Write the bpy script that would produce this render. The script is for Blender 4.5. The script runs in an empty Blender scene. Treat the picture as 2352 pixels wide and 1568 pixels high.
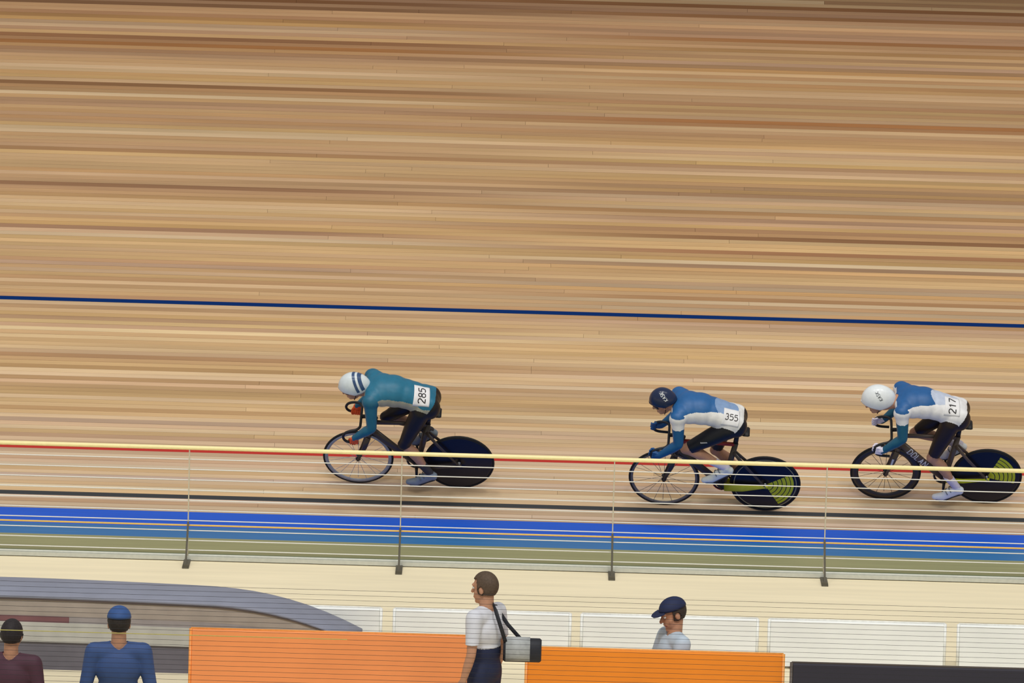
import bpy, bmesh, math, random
import numpy as np
from math import sin, cos, pi, radians
from mathutils import Vector, Matrix
from mathutils.bvhtree import BVHTree

SC = bpy.context.scene
COL = SC.collection
rng = random.Random(7)

# ------------------------------------------------------------------ camera
cam_data = bpy.data.cameras.new('camera')
cam_data.sensor_width = 36.0
cam_data.lens = 36.0 * 14900 / 2352
cam_data.clip_end = 400
cam = bpy.data.objects.new('camera', cam_data)
COL.objects.link(cam)
PITCH, ROLL = radians(10.0), radians(1.6)
_f = Vector((0, cos(PITCH), -sin(PITCH)))
_r0 = Vector((1, 0, 0)); _u0 = _r0.cross(_f)
_r = _r0 * cos(ROLL) + _u0 * sin(ROLL)
_u = -_r0 * sin(ROLL) + _u0 * cos(ROLL)
cam.matrix_world = Matrix(((_r.x, _u.x, -_f.x, -0.0473), (_r.y, _u.y, -_f.y, -60.0),
                           (_r.z, _u.z, -_f.z, 12.298), (0, 0, 0, 1)))
SC.camera = cam

# ------------------------------------------------------------------ light
world = bpy.data.worlds.new('hall_ambient'); SC.world = world
world.use_nodes = True
world.node_tree.nodes['Background'].inputs[0].default_value = (1.0, 0.98, 0.95, 1)
world.node_tree.nodes['Background'].inputs[1].default_value = 0.36

def spot(x, y, z, tx, ty, tz, power, size_deg, blend, soft, colour=(1.0, 0.985, 0.95)):
    l = bpy.data.lights.new('hall_spot', 'SPOT')
    l.energy = power; l.spot_size = radians(size_deg); l.spot_blend = blend
    l.shadow_soft_size = soft; l.color = colour
    o = bpy.data.objects.new('hall_spot', l); COL.objects.link(o)
    o.location = (x, y, z)
    o.rotation_euler = (Vector((tx, ty, tz)) - Vector((x, y, z))).to_track_quat('-Z', 'Y').to_euler()
for lx in (-15.0, -9.0, -3.0, 3.0, 9.0, 15.0):
    spot(lx, -7.0, 15.0, lx, 0.1, 0.5, 2300, 74, 1.0, 1.3)
    spot(lx, -19.0, 14.0, lx, -8.5, 0.0, 3600, 60, 1.0, 1.3, (1.0, 0.985, 0.96))  # row added on the camera side as front fill for boards and people

vs = SC.view_settings
vs.view_transform = 'Standard'; vs.look = 'None'; vs.gamma = 1.0; vs.use_curve_mapping = False
vs.exposure = -0.13

# ------------------------------------------------------------------ materials
def lin(c):
    return tuple(((v / 255) / 12.92 if v <= 10 else ((v / 255 + 0.055) / 1.055) ** 2.4) for v in c)

MATS = {}
def mat(name, rgb, rough=0.5, var=0.08, scale=30.0, metal=0.0, spec=0.4, stretch=None, alpha=None):
    if name in MATS: return MATS[name]
    m = bpy.data.materials.new(name); m.use_nodes = True
    nt = m.node_tree; b = nt.nodes['Principled BSDF']
    b.inputs['Roughness'].default_value = rough
    b.inputs['Metallic'].default_value = metal
    b.inputs['Specular IOR Level'].default_value = spec
    tc = nt.nodes.new('ShaderNodeTexCoord')
    mp = nt.nodes.new('ShaderNodeMapping')
    if stretch: mp.inputs['Scale'].default_value = stretch
    nz = nt.nodes.new('ShaderNodeTexNoise'); nz.inputs['Scale'].default_value = scale
    nz.inputs['Detail'].default_value = 3
    rp = nt.nodes.new('ShaderNodeValToRGB')
    c = lin(rgb)
    rp.color_ramp.elements[0].color = tuple(v * (1 - var) for v in c) + (1,)
    rp.color_ramp.elements[1].color = tuple(min(1, v * (1 + var)) for v in c) + (1,)
    rp.color_ramp.elements[0].position = 0.3; rp.color_ramp.elements[1].position = 0.7
    nt.links.new(tc.outputs['Object'], mp.inputs[0]); nt.links.new(mp.outputs[0], nz.inputs['Vector'])
    nt.links.new(nz.outputs[0], rp.inputs[0]); nt.links.new(rp.outputs[0], b.inputs['Base Color'])
    MATS[name] = m
    return m

def wood_material():
    m = bpy.data.materials.new('larch_board'); m.use_nodes = True
    nt = m.node_tree; N = nt.nodes; L = nt.links; b = N['Principled BSDF']
    b.inputs['Roughness'].default_value = 0.5; b.inputs['Specular IOR Level'].default_value = 0.25
    oi = N.new('ShaderNodeObjectInfo'); geo = N.new('ShaderNodeNewGeometry')
    off = N.new('ShaderNodeVectorMath'); off.operation = 'MULTIPLY_ADD'
    cmb = N.new('ShaderNodeCombineXYZ')
    sc = N.new('ShaderNodeMath'); sc.operation = 'MULTIPLY'; sc.inputs[1].default_value = 60.0
    L.new(oi.outputs['Random'], sc.inputs[0]); L.new(sc.outputs[0], cmb.inputs[0]); L.new(sc.outputs[0], cmb.inputs[1])
    L.new(geo.outputs['Position'], off.inputs[0]); L.new(cmb.outputs[0], off.inputs[2])
    def noise(scale_vec, detail, lo, hi):
        off2 = N.new('ShaderNodeVectorMath'); off2.operation = 'MULTIPLY'
        off2.inputs[1].default_value = scale_vec
        L.new(off.outputs[0], off2.inputs[0])
        n = N.new('ShaderNodeTexNoise'); n.inputs['Scale'].default_value = 1.0; n.inputs['Detail'].default_value = detail
        L.new(off2.outputs[0], n.inputs['Vector'])
        mr = N.new('ShaderNodeMapRange'); mr.inputs[1].default_value = 0.25; mr.inputs[2].default_value = 0.75
        mr.inputs[3].default_value = lo; mr.inputs[4].default_value = hi
        L.new(n.outputs[0], mr.inputs[0]); return mr.outputs[0]
    off.inputs[1].default_value = (1, 1, 1)
    a = noise((0.35, 6, 6), 2, 0.86, 1.12)       # slow change of tone along a board
    g = noise((0.9, 90, 90), 3, 0.92, 1.07)      # fine grain running with the board
    k = N.new('ShaderNodeMath'); k.operation = 'MULTIPLY'; L.new(a, k.inputs[0]); L.new(g, k.inputs[1])
    # the timber of a row drifts from one tone to another along its length
    at2 = N.new('ShaderNodeAttribute'); at2.attribute_type = 'OBJECT'; at2.attribute_name = 'tone_far'
    atx = N.new('ShaderNodeAttribute'); atx.attribute_type = 'OBJECT'; atx.attribute_name = 'tone_mid'
    sx = N.new('ShaderNodeSeparateXYZ'); L.new(geo.outputs['Position'], sx.inputs[0])
    df = N.new('ShaderNodeMath'); df.operation = 'SUBTRACT'; L.new(sx.outputs[0], df.inputs[0]); L.new(atx.outputs['Fac'], df.inputs[1])
    sm = N.new('ShaderNodeMapRange'); sm.interpolation_type = 'SMOOTHSTEP'
    sm.inputs[1].default_value = -2.0; sm.inputs[2].default_value = 2.0
    L.new(df.outputs[0], sm.inputs[0])
    mx = N.new('ShaderNodeMix'); mx.data_type = 'RGBA'
    L.new(sm.outputs[0], mx.inputs[0]); L.new(oi.outputs['Color'], mx.inputs[6]); L.new(at2.outputs['Color'], mx.inputs[7])
    vm = N.new('ShaderNodeVectorMath'); vm.operation = 'SCALE'
    L.new(mx.outputs[2], vm.inputs[0]); L.new(k.outputs[0], vm.inputs['Scale'])
    L.new(vm.outputs[0], b.inputs['Base Color'])
    return m
WOOD = wood_material()

# ------------------------------------------------------------------ mesh helpers
def link(name, me, m=None, parent=None, smooth=False):
    o = bpy.data.objects.new(name, me); COL.objects.link(o)
    if m is not None and len(me.materials) == 0:
        for mm in (m if isinstance(m, (list, tuple)) else [m]): me.materials.append(mm)
    if parent is not None: o.parent = parent
    if smooth: me.polygons.foreach_set('use_smooth', [True] * len(me.polygons))
    return o

def empty(name, loc=(0, 0, 0), mtx=None):
    o = bpy.data.objects.new(name, None); COL.objects.link(o)
    o.empty_display_size = 0.2
    if mtx is not None: o.matrix_world = mtx
    else: o.location = loc
    return o

def tag(o, label, cat, group=None):
    o['label'] = label; o['category'] = cat
    if group: o['group'] = group
    return o

def struct(o):
    o['kind'] = 'structure'; return o

class MB:
    """collects vertices and faces for one mesh"""
    def __init__(self): self.v = []; self.f = []; self.m = []
    def add(self, vs, fs, mi=0):
        n = len(self.v); self.v += [tuple(v) for v in vs]
        self.f += [tuple(i + n for i in f) for f in fs]; self.m += [mi] * len(fs)
        return self
    def box(self, c, s, mi=0, R=None):
        hx, hy, hz = s[0] / 2, s[1] / 2, s[2] / 2
        vs = [Vector((x, y, z)) for x in (-hx, hx) for y in (-hy, hy) for z in (-hz, hz)]
        if R is not None: vs = [R @ v for v in vs]
        vs = [v + Vector(c) for v in vs]
        return self.add(vs, [(0, 1, 3, 2), (4, 6, 7, 5), (0, 4, 5, 1), (2, 3, 7, 6), (0, 2, 6, 4), (1, 5, 7, 3)], mi)
    def loft(self, rings, mi=0, cap=True, closed=False):
        n = len(rings[0]); vs = [p for r in rings for p in r]; fs = []
        R = len(rings)
        for i in range(R if closed else R - 1):
            j2 = (i + 1) % R
            for j in range(n):
                k = (j + 1) % n
                fs.append((i * n + j, i * n + k, j2 * n + k, j2 * n + j))
        if cap and not closed:
            fs.append(tuple(range(n - 1, -1, -1))); fs.append(tuple((R - 1) * n + j for j in range(n)))
        return self.add(vs, fs, mi)
    def tube(self, pts, r, seg=10, mi=0, flat=None, up=(0, 1, 0), closed=False):
        """round or elliptical tube along pts. r: number or list; flat = (in plane, along up) factors"""
        pts = [Vector(p) for p in pts]; rings = []; n = len(pts)
        for i, p in enumerate(pts):
            if closed: t = pts[(i + 1) % n] - pts[i - 1]
            else: t = pts[min(i + 1, n - 1)] - pts[max(i - 1, 0)]
            t.normalize()
            upv = Vector(up)
            if abs(t.dot(upv)) > 0.97: upv = Vector((1, 0, 0))
            b = (upv - t * t.dot(upv)).normalized(); a = t.cross(b)
            ri = r[i] if isinstance(r, (list, tuple)) else r
            if isinstance(ri, (list, tuple)): ra, rb = ri
            else: ra = rb = ri
            if flat: ra *= flat[0]; rb *= flat[1]
            rings.append([p + a * (cos(2 * pi * j / seg) * ra) + b * (sin(2 * pi * j / seg) * rb) for j in range(seg)])
        return self.loft(rings, mi, cap=not closed, closed=closed)
    def lathe(self, prof, seg=48, axis='y', c=(0, 0, 0), mi=None, closed=True):
        """prof: list of (radius, offset along axis); closed profile ring turned about the axis"""
        n = len(prof); vs = []; fs = []; ms = []
        for i in range(seg):
            a = 2 * pi * i / seg
            for (r, o) in prof:
                if axis == 'y': vs.append((c[0] + r * cos(a), c[1] + o, c[2] + r * sin(a)))
                elif axis == 'z': vs.append((c[0] + r * cos(a), c[1] + r * sin(a), c[2] + o))
                else: vs.append((c[0] + o, c[1] + r * cos(a), c[2] + r * sin(a)))
        for i in range(seg):
            i2 = (i + 1) % seg
            for j in range(n if closed else n - 1):
                k = (j + 1) % n
                fs.append((i * n + j, i2 * n + j, i2 * n + k, i * n + k))
        base = len(self.v); self.v += vs
        self.f += [tuple(q + base for q in f) for f in fs]
        nn = n if closed else n - 1
        for i in range(seg):
            for j in range(nn): self.m.append(0 if mi is None else mi(i / seg, j))
        return self
    def ell(self, c, r, seg=16, rings=10, mi=0, R=None):
        vs = [Vector((0, 0, r[2]))]
        for i in range(1, rings):
            th = pi * i / rings
            for j in range(seg):
                ph = 2 * pi * j / seg
                vs.append(Vector((r[0] * sin(th) * cos(ph), r[1] * sin(th) * sin(ph), r[2] * cos(th))))
        vs.append(Vector((0, 0, -r[2])))
        if R is not None: vs = [R @ v for v in vs]
        vs = [v + Vector(c) for v in vs]
        fs = [(0, 1 + j, 1 + (j + 1) % seg) for j in range(seg)]
        for i in range(rings - 2):
            for j in range(seg):
                k = (j + 1) % seg
                fs.append((1 + i * seg + j, 1 + (i + 1) * seg + j, 1 + (i + 1) * seg + k, 1 + i * seg + k))
        l = len(vs) - 1; o = 1 + (rings - 2) * seg
        fs += [(l, o + (j + 1) % seg, o + j) for j in range(seg)]
        return self.add(vs, fs, mi)
    def cap(self, p, q, r1, r2, seg=14):
        """tapered capsule"""
        p = Vector(p); q = Vector(q); t = (q - p)
        if t.length < 1e-6: t = Vector((0, 0, 1e-4))
        L = t.length; t = t / L
        b = Vector((0, 1, 0)) if abs(t.y) < 0.9 else Vector((1, 0, 0))
        b = (b - t * t.dot(b)).normalized(); a = t.cross(b)
        rings = []
        for th in (-82, -60, -30, 0):
            rings.append((p + t * (r1 * sin(radians(th))), r1 * cos(radians(th))))
        for th in (0, 30, 60, 82):
            rings.append((q + t * (r2 * sin(radians(th))), r2 * cos(radians(th))))
        return self.loft([[c + a * (cos(2 * pi * j / seg) * r) + b * (sin(2 * pi * j / seg) * r) for j in range(seg)] for c, r in rings])
    def mesh(self, name='mesh'):
        me = bpy.data.meshes.new(name); me.from_pydata(self.v, [], self.f)
        bm = bmesh.new(); bm.from_mesh(me)
        bmesh.ops.recalc_face_normals(bm, faces=bm.faces); bm.to_mesh(me); bm.free()
        if any(self.m): me.polygons.foreach_set('material_index', self.m)
        me.update(); return me
    def build(self, name, m, parent=None, smooth=False):
        return link(name, self.mesh(name), m, parent, smooth)

# ================================================================== THE PLACE
BETA = radians(35.0)                       # banking of the bend
CB, SB = cos(BETA), sin(BETA)
X0, X1 = -16.0, 16.0
def on_bank(x, s, h=0.0): return Vector((x, s * CB - h * SB, s * SB + h * CB))
BANK_R = Matrix.Rotation(BETA, 4, 'X')

m_floor = mat('infield_floor', (236, 224, 192), 0.6, 0.06, 1.2, stretch=(0.5, 6, 1), spec=0.1)
fl = MB().box((0, (-2.2 - 20.0) / 2, -0.1), (X1 - X0, 17.8, 0.2)).build('floor', m_floor)
struct(fl)
def strip(name, y0, y1, rgb, var=0.06):
    o = MB().box((0, (y0 + y1) / 2, -0.1), (X1 - X0, y1 - y0, 0.2)).build(name, mat(name + '_paint', rgb, 0.5, var, 2.0, stretch=(0.4, 12, 1), spec=0.1))
    return struct(o)
strip('trim_1', -0.70, 0.0, (0, 90, 212))          # bright blue run-off band below the boards
strip('trim_2', -1.19, -0.70, (52, 116, 176))       # paler blue paint band
strip('trim_3', -1.88, -1.19, (150, 150, 112), 0.1) # olive safety strip
strip('trim_4', -2.2, -1.88, (92, 112, 80), 0.12)   # darker green edge at the railing

# sub-base of the banking, everything else of the track is its child
bm = MB()
prof = [(0.0, -0.2), (0.0, -0.034), (10.0, -0.034), (10.0, -0.2)]
bm.loft([[on_bank(x, s, h) for s, h in prof] for x in (X0, X1)])
track = bm.build('banked_track', mat('track_base', (70, 48, 32), 0.8)); struct(track)
track['label'] = 'steeply banked timber cycling track of narrow boards'

# ---- board tones read from the photograph in two columns, from the inner edge upwards
A_UP = """105,75,50 160,125,90 165,130,95 150,112,80 145,108,68 165,128,82 165,135,105 178,148,115 160,125,95 175,140,98
128,90,60 150,112,78 140,95,55 163,125,85 145,110,80 155,122,92 178,142,105 178,142,102 180,146,108 190,160,125 185,155,118
178,140,95 180,145,98 180,148,112 135,98,65 172,132,92 165,130,92 200,172,135 182,145,102 165,130,98 175,138,105 180,145,105
188,148,104 178,142,108 175,135,95 170,135,100 182,148,102 185,158,122 192,165,130 178,142,102 182,148,108 178,142,105 172,138,105
155,118,82 195,160,112 182,150,112 185,152,112 180,148,108 180,148,108 178,140,98 188,155,120 172,138,102 168,135,100 140,104,75
168,132,98 170,135,98 165,130,90 188,155,115 188,158,122 188,158,118 178,145,102 180,150,115 170,135,98 185,150,105 178,142,95
150,115,88 182,150,118 185,160,128 170,140,98 188,155,112 182,150,108 180,148,112 178,145,105 185,152,108 172,135,100 165,135,110
168,135,98 180,150,118 178,145,102 168,132,95 200,168,130 172,138,100 188,155,115 185,150,108 170,132,98"""
B_UP = """98,65,38 128,98,72 125,95,72 115,80,50 148,115,85 152,122,92 165,130,95 158,122,90 145,112,85 155,120,92 138,95,58
155,120,85 165,130,95 152,115,75 165,132,95 152,118,85 172,138,98 165,132,105 145,112,80 170,130,85 185,152,112 168,130,92
175,145,108 165,125,85 172,135,92 178,145,108 188,155,118 170,135,98 172,138,102 165,125,90 170,138,95 165,128,90 178,145,105
170,138,105 158,108,65 160,118,80 195,162,122 180,145,108 170,132,95 180,142,100 180,142,98 190,152,105 198,165,125 175,142,110
188,155,115 190,160,120 182,148,98 168,132,98 178,145,112 198,165,128 170,138,95 180,145,98 175,138,98 152,120,88 165,130,88
148,115,85 170,142,112 185,152,118 188,155,112 172,145,112 155,118,80 175,140,102 155,122,95 180,145,112 180,145,98 155,118,85
165,128,90 128,92,62 178,148,108 190,155,110 188,155,110 150,108,75 170,135,95 172,138,92 188,165,132 145,115,88 188,150,105
172,138,98 182,150,108 190,158,115 165,135,105 165,140,112 185,145,98 178,145,108 155,118,82 190,165,132 170,135,100 175,150,120 188,150,108"""
A_MID = """195,165,130 172,138,102 195,162,122 190,155,108 172,138,105 202,170,122 185,150,118 215,188,145 195,160,118 208,178,135
192,158,115 198,165,122 200,170,130 192,160,125 170,132,95 192,155,112 200,165,118 178,142,98 215,185,145 215,185,148 178,142,102
208,172,135 182,148,108 178,145,102 192,158,112 208,178,140 198,165,120 207,174,130 185,148,105 205,170,125 212,182,145 178,150,125
205,172,138 205,178,142 190,158,115 178,145,115 205,175,142 195,165,130"""
B_MID = """165,128,90 182,150,122 182,150,118 190,160,125 200,168,125 205,175,135 195,168,135 178,142,102 200,165,118 200,165,118
200,165,115 192,160,120 215,182,138 198,168,130 200,170,128 178,145,112 212,182,150 215,185,145 180,142,102 205,180,148 190,158,122
188,158,122 193,160,118 202,168,122 175,142,102 178,145,105 200,168,125 212,190,155 198,175,142 188,155,115 200,172,132 198,170,135
198,168,138 190,160,122 195,165,128 205,175,140 205,178,148 185,160,130"""
A_LOW = """190,160,130 205,180,150 195,160,128 205,175,145 200,178,150 195,162,120 212,182,145 190,165,145 200,172,138 200,168,128
212,190,155 205,172,128"""
A_BOT = "200,175,150 178,145,112 195,170,138 185,160,130"
def parse(s): return [lin(tuple(int(k) for k in c.split(','))) for c in s.split()]
aU, bU = parse(A_UP)[::-1], parse(B_UP)[::-1]
aM, bM = parse(A_MID)[::-1], parse(B_MID)[::-1]
aL, aB = parse(A_LOW)[::-1], parse(A_BOT)[::-1]
bL = [aL[(i * 5 + 3) % 12] for i in range(12)]; bB = [aB[(i + 2) % 4] for i in range(4)]
# rows: (s0, s1, colour left, colour right) ; painted lines are boards painted over
rows = []
def seg(s0, s1, ca, cb):
    n = max(len(ca), len(cb)); w = (s1 - s0) / n
    for i in range(n):
        rows.append((s0 + i * w, s0 + (i + 1) * w, ca[min(i, len(ca) - 1)], cb[min(i, len(cb) - 1)], None))
seg(0.0, 0.172, aB, bB)
rows.append((0.172, 0.222, None, None, 'black'))
seg(0.222, 0.782, aL, bL)
rows.append((0.782, 0.834, None, None, 'red'))
seg(0.834, 2.780, aM, bM)
rows.append((2.780, 2.828, None, None, 'blue'))
nU = len(bU)
seg(2.828, 2.828 + nU * 0.0508, aU + [bU[-2], bU[-1], bU[-3], bU[-4]], bU)
top_s = rows[-1][1]
# the lamps, not the boards, are brighter low down: even the readings out to one mean tone
lum = [None if r[2] is None else (sum(r[2]) + sum(r[3])) / 6 for r in rows]
def local_mean(i):
    a = [lum[j] for j in range(max(0, i - 16), min(len(rows), i + 17)) if lum[j] is not None]
    return sum(a) / len(a)
MEAN = sum(lin((203, 171, 131))) / 3 * 1.06
unit = None
def plank_mesh():
    hx, hy, t, b = 0.5, 0.5, 0.030, 0.035
    pr = [(-hy, -t), (-hy, -0.0012), (-hy + b, 0.0), (hy - b, 0.0), (hy, -0.0012), (hy, -t)]
    mb = MB(); mb.loft([[(x, y, z) for y, z in pr] for x in (-hx, hx)])
    return mb.mesh('plank')
PM = plank_mesh(); PM.materials.append(WOOD)
PAINT = {'black': mat('black_line_paint', (52, 54, 56), 0.45, 0.10, 3.0, stretch=(0.4, 20, 20)),
         'red': mat('red_line_paint', (190, 42, 30), 0.45, 0.08, 3.0, stretch=(0.4, 20, 20)),
         'blue': mat('blue_line_paint', (0, 46, 112), 0.55, 0.08, 3.0, stretch=(0.4, 20, 20), spec=0.1)}
PPM = {}
for k in PAINT:
    PPM[k] = plank_mesh(); PPM[k].materials.append(PAINT[k])
def plank(x0, x1, s0, s1, colour, me, name='plank'):
    o = bpy.data.objects.new(name, me); COL.objects.link(o)
    o.parent = track
    g = 0.0011
    o.matrix_world = Matrix.Translation(on_bank((x0 + x1) / 2, (s0 + s1) / 2, rng.uniform(-0.0006, 0.0006))) @ BANK_R @ \
        Matrix.Diagonal((x1 - x0 - 0.002, s1 - s0 - g, 1, 1))
    if colour:
        o.color = tuple(colour[0]) + (1,); o['tone_far'] = tuple(colour[1]); o['tone_mid'] = float(colour[2])
    return o
for i, (s0, s1, ca, cb, paint) in enumerate(rows):
    if paint:
        o = plank(X0, X1, s0, s1, None, PPM[paint], 'painted_plank')
        o['label'] = {'black': 'black measuring line', 'red': 'red sprinters line', 'blue': 'dark blue upper line'}[paint]
        continue
    k = MEAN / local_mean(i)
    joint = rng.uniform(-2.6, 2.6)
    tones = ([c * k for c in ca], [c * k for c in cb], rng.uniform(-.5, .5))
    plank(X0, joint, s0, s1, tones, PM)
    plank(joint, X1, s0, s1, tones, PM)
# the boards above the picture's upper edge, as one part
ub = MB(); s = top_s; ti = 0
um = [mat('upper_board_%d' % i, c, 0.5, 0.1, 3.0, stretch=(0.4, 20, 20)) for i, c in enumerate([(196, 160, 118), (178, 140, 98), (204, 172, 132), (160, 120, 82)])]
while s < 9.95:
    xs = [X0, rng.uniform(-5, 0), rng.uniform(1, 6), X1]
    for q in range(3):
        pr = [(s + .0006, -.03), (s + .0006, -.001), (s + .003, 0), (s + .047, 0), (s + .0494, -.001), (s + .0494, -.03)]
        ub.loft([[on_bank(x, a, h) for a, h in pr] for x in (xs[q] + .001, xs[q + 1] - .001)], mi=rng.randrange(4))
    s += 0.05
o = ub.build('upper_planks', um, track); o['kind'] = 'stuff'

# ------------------------------------------------------------------ railing between track and infield
def railing():
    Y = -2.2
    root = tag(empty('track_railing', (0, Y, 0)), 'low railing with pale yellow top rail and white wires in front of the riders', 'railing')
    w = lambda x, z, dy=0: (x, dy, z)
    yel = mat('railing_yellow', (252, 238, 176), 0.35, 0.03)
    MB().tube([w(X0, 1.045), w(X1, 1.045)], 0.0195, 14).build('top_rail', yel, root, True)
    MB().tube([w(X0, .328), w(X1, .328)], 0.0085, 10).build('middle_rail', mat('railing_ochre', (226, 186, 96), 0.4, 0.04), root, True)
    mb = MB()
    mb.box((0, 0, .026), (X1 - X0, .05, .036)); mb.tube([w(X0, .05), w(X1, .05)], 0.012, 8)
    mb.build('bottom_rail', mat('railing_grey', (196, 198, 188), 0.4, 0.05), root)
    wm = mat('railing_wire', (228, 228, 222), 0.35, 0.03)
    wire = None
    for i, z in enumerate((.939, .844, .748, .653, .558, .465, .372, .280, .187, .098)):
        if wire is None:
            n = 60
            wire = MB().tube([(X0 + (X1 - X0) * k / n, 0, 0) for k in range(n + 1)], 0.0048, 6).mesh('wire'); wire.materials.append(wm)
            wire.polygons.foreach_set('use_smooth', [True] * len(wire.polygons))
        o = bpy.data.objects.new('wire', wire); COL.objects.link(o); o.parent = root; o.location = (0, 0, z)
    pm = mat('railing_post', (196, 190, 168), 0.4, 0.05)
    pmesh = None
    for k in range(-7, 9):
        x = -1.015 + 1.93 * (k - 0)
        if not X0 < x < X1: continue
        if pmesh is None:
            p = MB(); p.box((0, 0, .52), (.010, .024, 1.04))
            pmesh = p.mesh('post'); pmesh.materials.append(pm)
            p = MB(); p.box((0, -.14, .008), (.06, .44, .016)); p.tube([(0, -.33, .016), (0, -.01, .36)], .009, 8)
            p.box((0, -.33, .022), (.05, .05, .03))
            fmesh = p.mesh('foot_brace'); fmesh.materials.append(mat('railing_foot', (88, 84, 72), 0.6, 0.08))
        o = bpy.data.objects.new('post', pmesh); COL.objects.link(o); o.parent = root; o.location = (x, 0, 0)
        o2 = bpy.data.objects.new('foot_brace', fmesh); COL.objects.link(o2); o2.parent = o
railing()

# ================================================================== lettering
GLYPH = {
 '2': [[(0, 1.1), (.1, 1.3), (.35, 1.4), (.65, 1.35), (.8, 1.1), (.7, .8), (.3, .4), (0, 0), (.8, 0)]],
 '8': [[(.4, .75), (.1, .9), (.05, 1.15), (.25, 1.4), (.55, 1.4), (.75, 1.15), (.7, .9), (.4, .75), (.05, .55), (0, .25), (.2, 0), (.6, 0), (.8, .25), (.75, .55), (.4, .75)]],
 '5': [[(.75, 1.4), (.1, 1.4), (.05, .8), (.4, .9), (.7, .8), (.8, .45), (.65, .1), (.35, 0), (0, .1)]],
 '3': [[(.05, 1.25), (.3, 1.4), (.6, 1.35), (.75, 1.1), (.6, .8), (.35, .75), (.65, .65), (.8, .4), (.65, .08), (.3, 0), (0, .15)]],
 '1': [[(.15, 1.1), (.45, 1.4), (.45, 0)]],
 '7': [[(0, 1.4), (.8, 1.4), (.3, 0)]],
 'D': [[(0, 0), (0, 1.4), (.5, 1.4), (.8, 1.1), (.8, .3), (.5, 0), (0, 0)]],
 'O': [[(.2, 0), (0, .25), (0, 1.15), (.2, 1.4), (.6, 1.4), (.8, 1.15), (.8, .25), (.6, 0), (.2, 0)]],
 'L': [[(0, 1.4), (0, 0), (.75, 0)]],
 'A': [[(0, 0), (.4, 1.4), (.8, 0)], [(.15, .5), (.65, .5)]],
 'N': [[(0, 0), (0, 1.4), (.8, 0), (.8, 1.4)]],
 'K': [[(0, 0), (0, 1.4)], [(.75, 1.4), (0, .65), (.8, 0)]],
 'S': [[(.75, 1.2), (.5, 1.4), (.2, 1.4), (.02, 1.15), (.15, .85), (.6, .6), (.8, .35), (.65, .05), (.3, 0), (0, .2)]],
 '~': [[(0, .4), (.2, 1.0), (.3, .2), (.5, .9), (.6, .1), (.8, .7)]],
}
def lettering(text, height, place, width=0.16, gap=0.32, closed=0.0015):
    """ribbon letters; place(u, v) gives (point, normal) on the surface, u to the right, v up, centred"""
    k = height / 1.4; adv = (0.8 + gap) * k; W = adv * len(text) - gap * k
    mb = MB()
    for i, ch in enumerate(text):
        for line in GLYPH[ch]:
            pts = []
            for a, b in zip(line[:-1], line[1:]):
                n = max(1, int(math.hypot(b[0] - a[0], b[1] - a[1]) / 0.25))
                pts += [(a[0] + (b[0] - a[0]) * t / n, a[1] + (b[1] - a[1]) * t / n) for t in range(n)]
            pts.append(line[-1])
            ring_l, ring_r = [], []
            for q in range(len(pts)):
                a = pts[max(0, q - 1)]; b = pts[min(len(pts) - 1, q + 1)]
                dx, dy = b[0] - a[0], b[1] - a[1]; l = math.hypot(dx, dy) or 1
                nx, ny = -dy / l * width / 2, dx / l * width / 2
                ring_l.append((pts[q][0] + nx, pts[q][1] + ny)); ring_r.append((pts[q][0] - nx, pts[q][1] - ny))
            vs = []
            for (lu, ru) in zip(ring_l, ring_r):
                for (gx, gy) in (lu, ru):
                    p, nrm = place(i * adv + gx * k - W / 2, gy * k - height / 2)
                    vs.append(p + nrm * closed); 
            fs = [(2 * q, 2 * q + 1, 2 * q + 3, 2 * q + 2) for q in range(len(pts) - 1)]
            mb.add(vs, fs)
    return mb

def projector(bvh, origin, d, uax, vax):
    """project (u, v) onto a surface along -d"""
    origin = Vector(origin); d = Vector(d).normalized()
    uax = Vector(uax); vax = Vector(vax)
    def place(u, v):
        o = origin + uax * u + vax * v + d * 0.6
        hit, nrm, _, _ = bvh.ray_cast(o, -d)
        if hit is None:
            hit, nrm, _, _ = bvh.find_nearest(origin + uax * u + vax * v)
        if nrm.dot(d) < 0: nrm = -nrm
        return hit, nrm
    return place

# ================================================================== bodies
class Body:
    """solid primitives fused by a voxel remesh into one continuous skin; every face keeps the name of its primitive"""
    def __init__(self): self.pr = []
    def cap(self, p, q, r1, r2, lab): self.pr.append(('c', Vector(p), Vector(q), r1, r2, lab)); return self
    def ell(self, c, r, lab, R=None):
        self.pr.append(('e', Vector(c), r, R or Matrix.Identity(3), None, lab)); return self
    def fuse(self, voxel=0.0065, smooth=5):
        mb = MB()
        for p in self.pr:
            if p[0] == 'c': mb.cap(p[1], p[2], p[3], p[4])
            else: mb.ell(p[1], p[2], 20, 12, R=p[3])
        return fuse_mesh(mb, voxel, smooth)
    def labels(self, me):
        n = len(me.polygons); cc = np.empty(n * 3); me.polygons.foreach_get('center', cc); cc = cc.reshape(-1, 3)
        best = np.full(n, 1e9); lab = np.zeros(n, int); names = []
        for i, p in enumerate(self.pr):
            if p[0] == 'c':
                a = np.array(p[1]); b = np.array(p[2]); ab = b - a; L = max(1e-9, ab @ ab)
                t = np.clip(((cc - a) @ ab) / L, 0, 1)
                d = np.linalg.norm(cc - a - t[:, None] * ab, axis=1) - (p[3] + (p[4] - p[3]) * t)
            else:
                R = np.array(p[3]); q = (cc - np.array(p[1])) @ R
                d = (np.linalg.norm(q / np.array(p[2]), axis=1) - 1) * min(p[2])
            m = d < best; best[m] = d[m]; lab[m] = i
        names = np.array([p[5] for p in self.pr])
        return names[lab], cc

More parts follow.
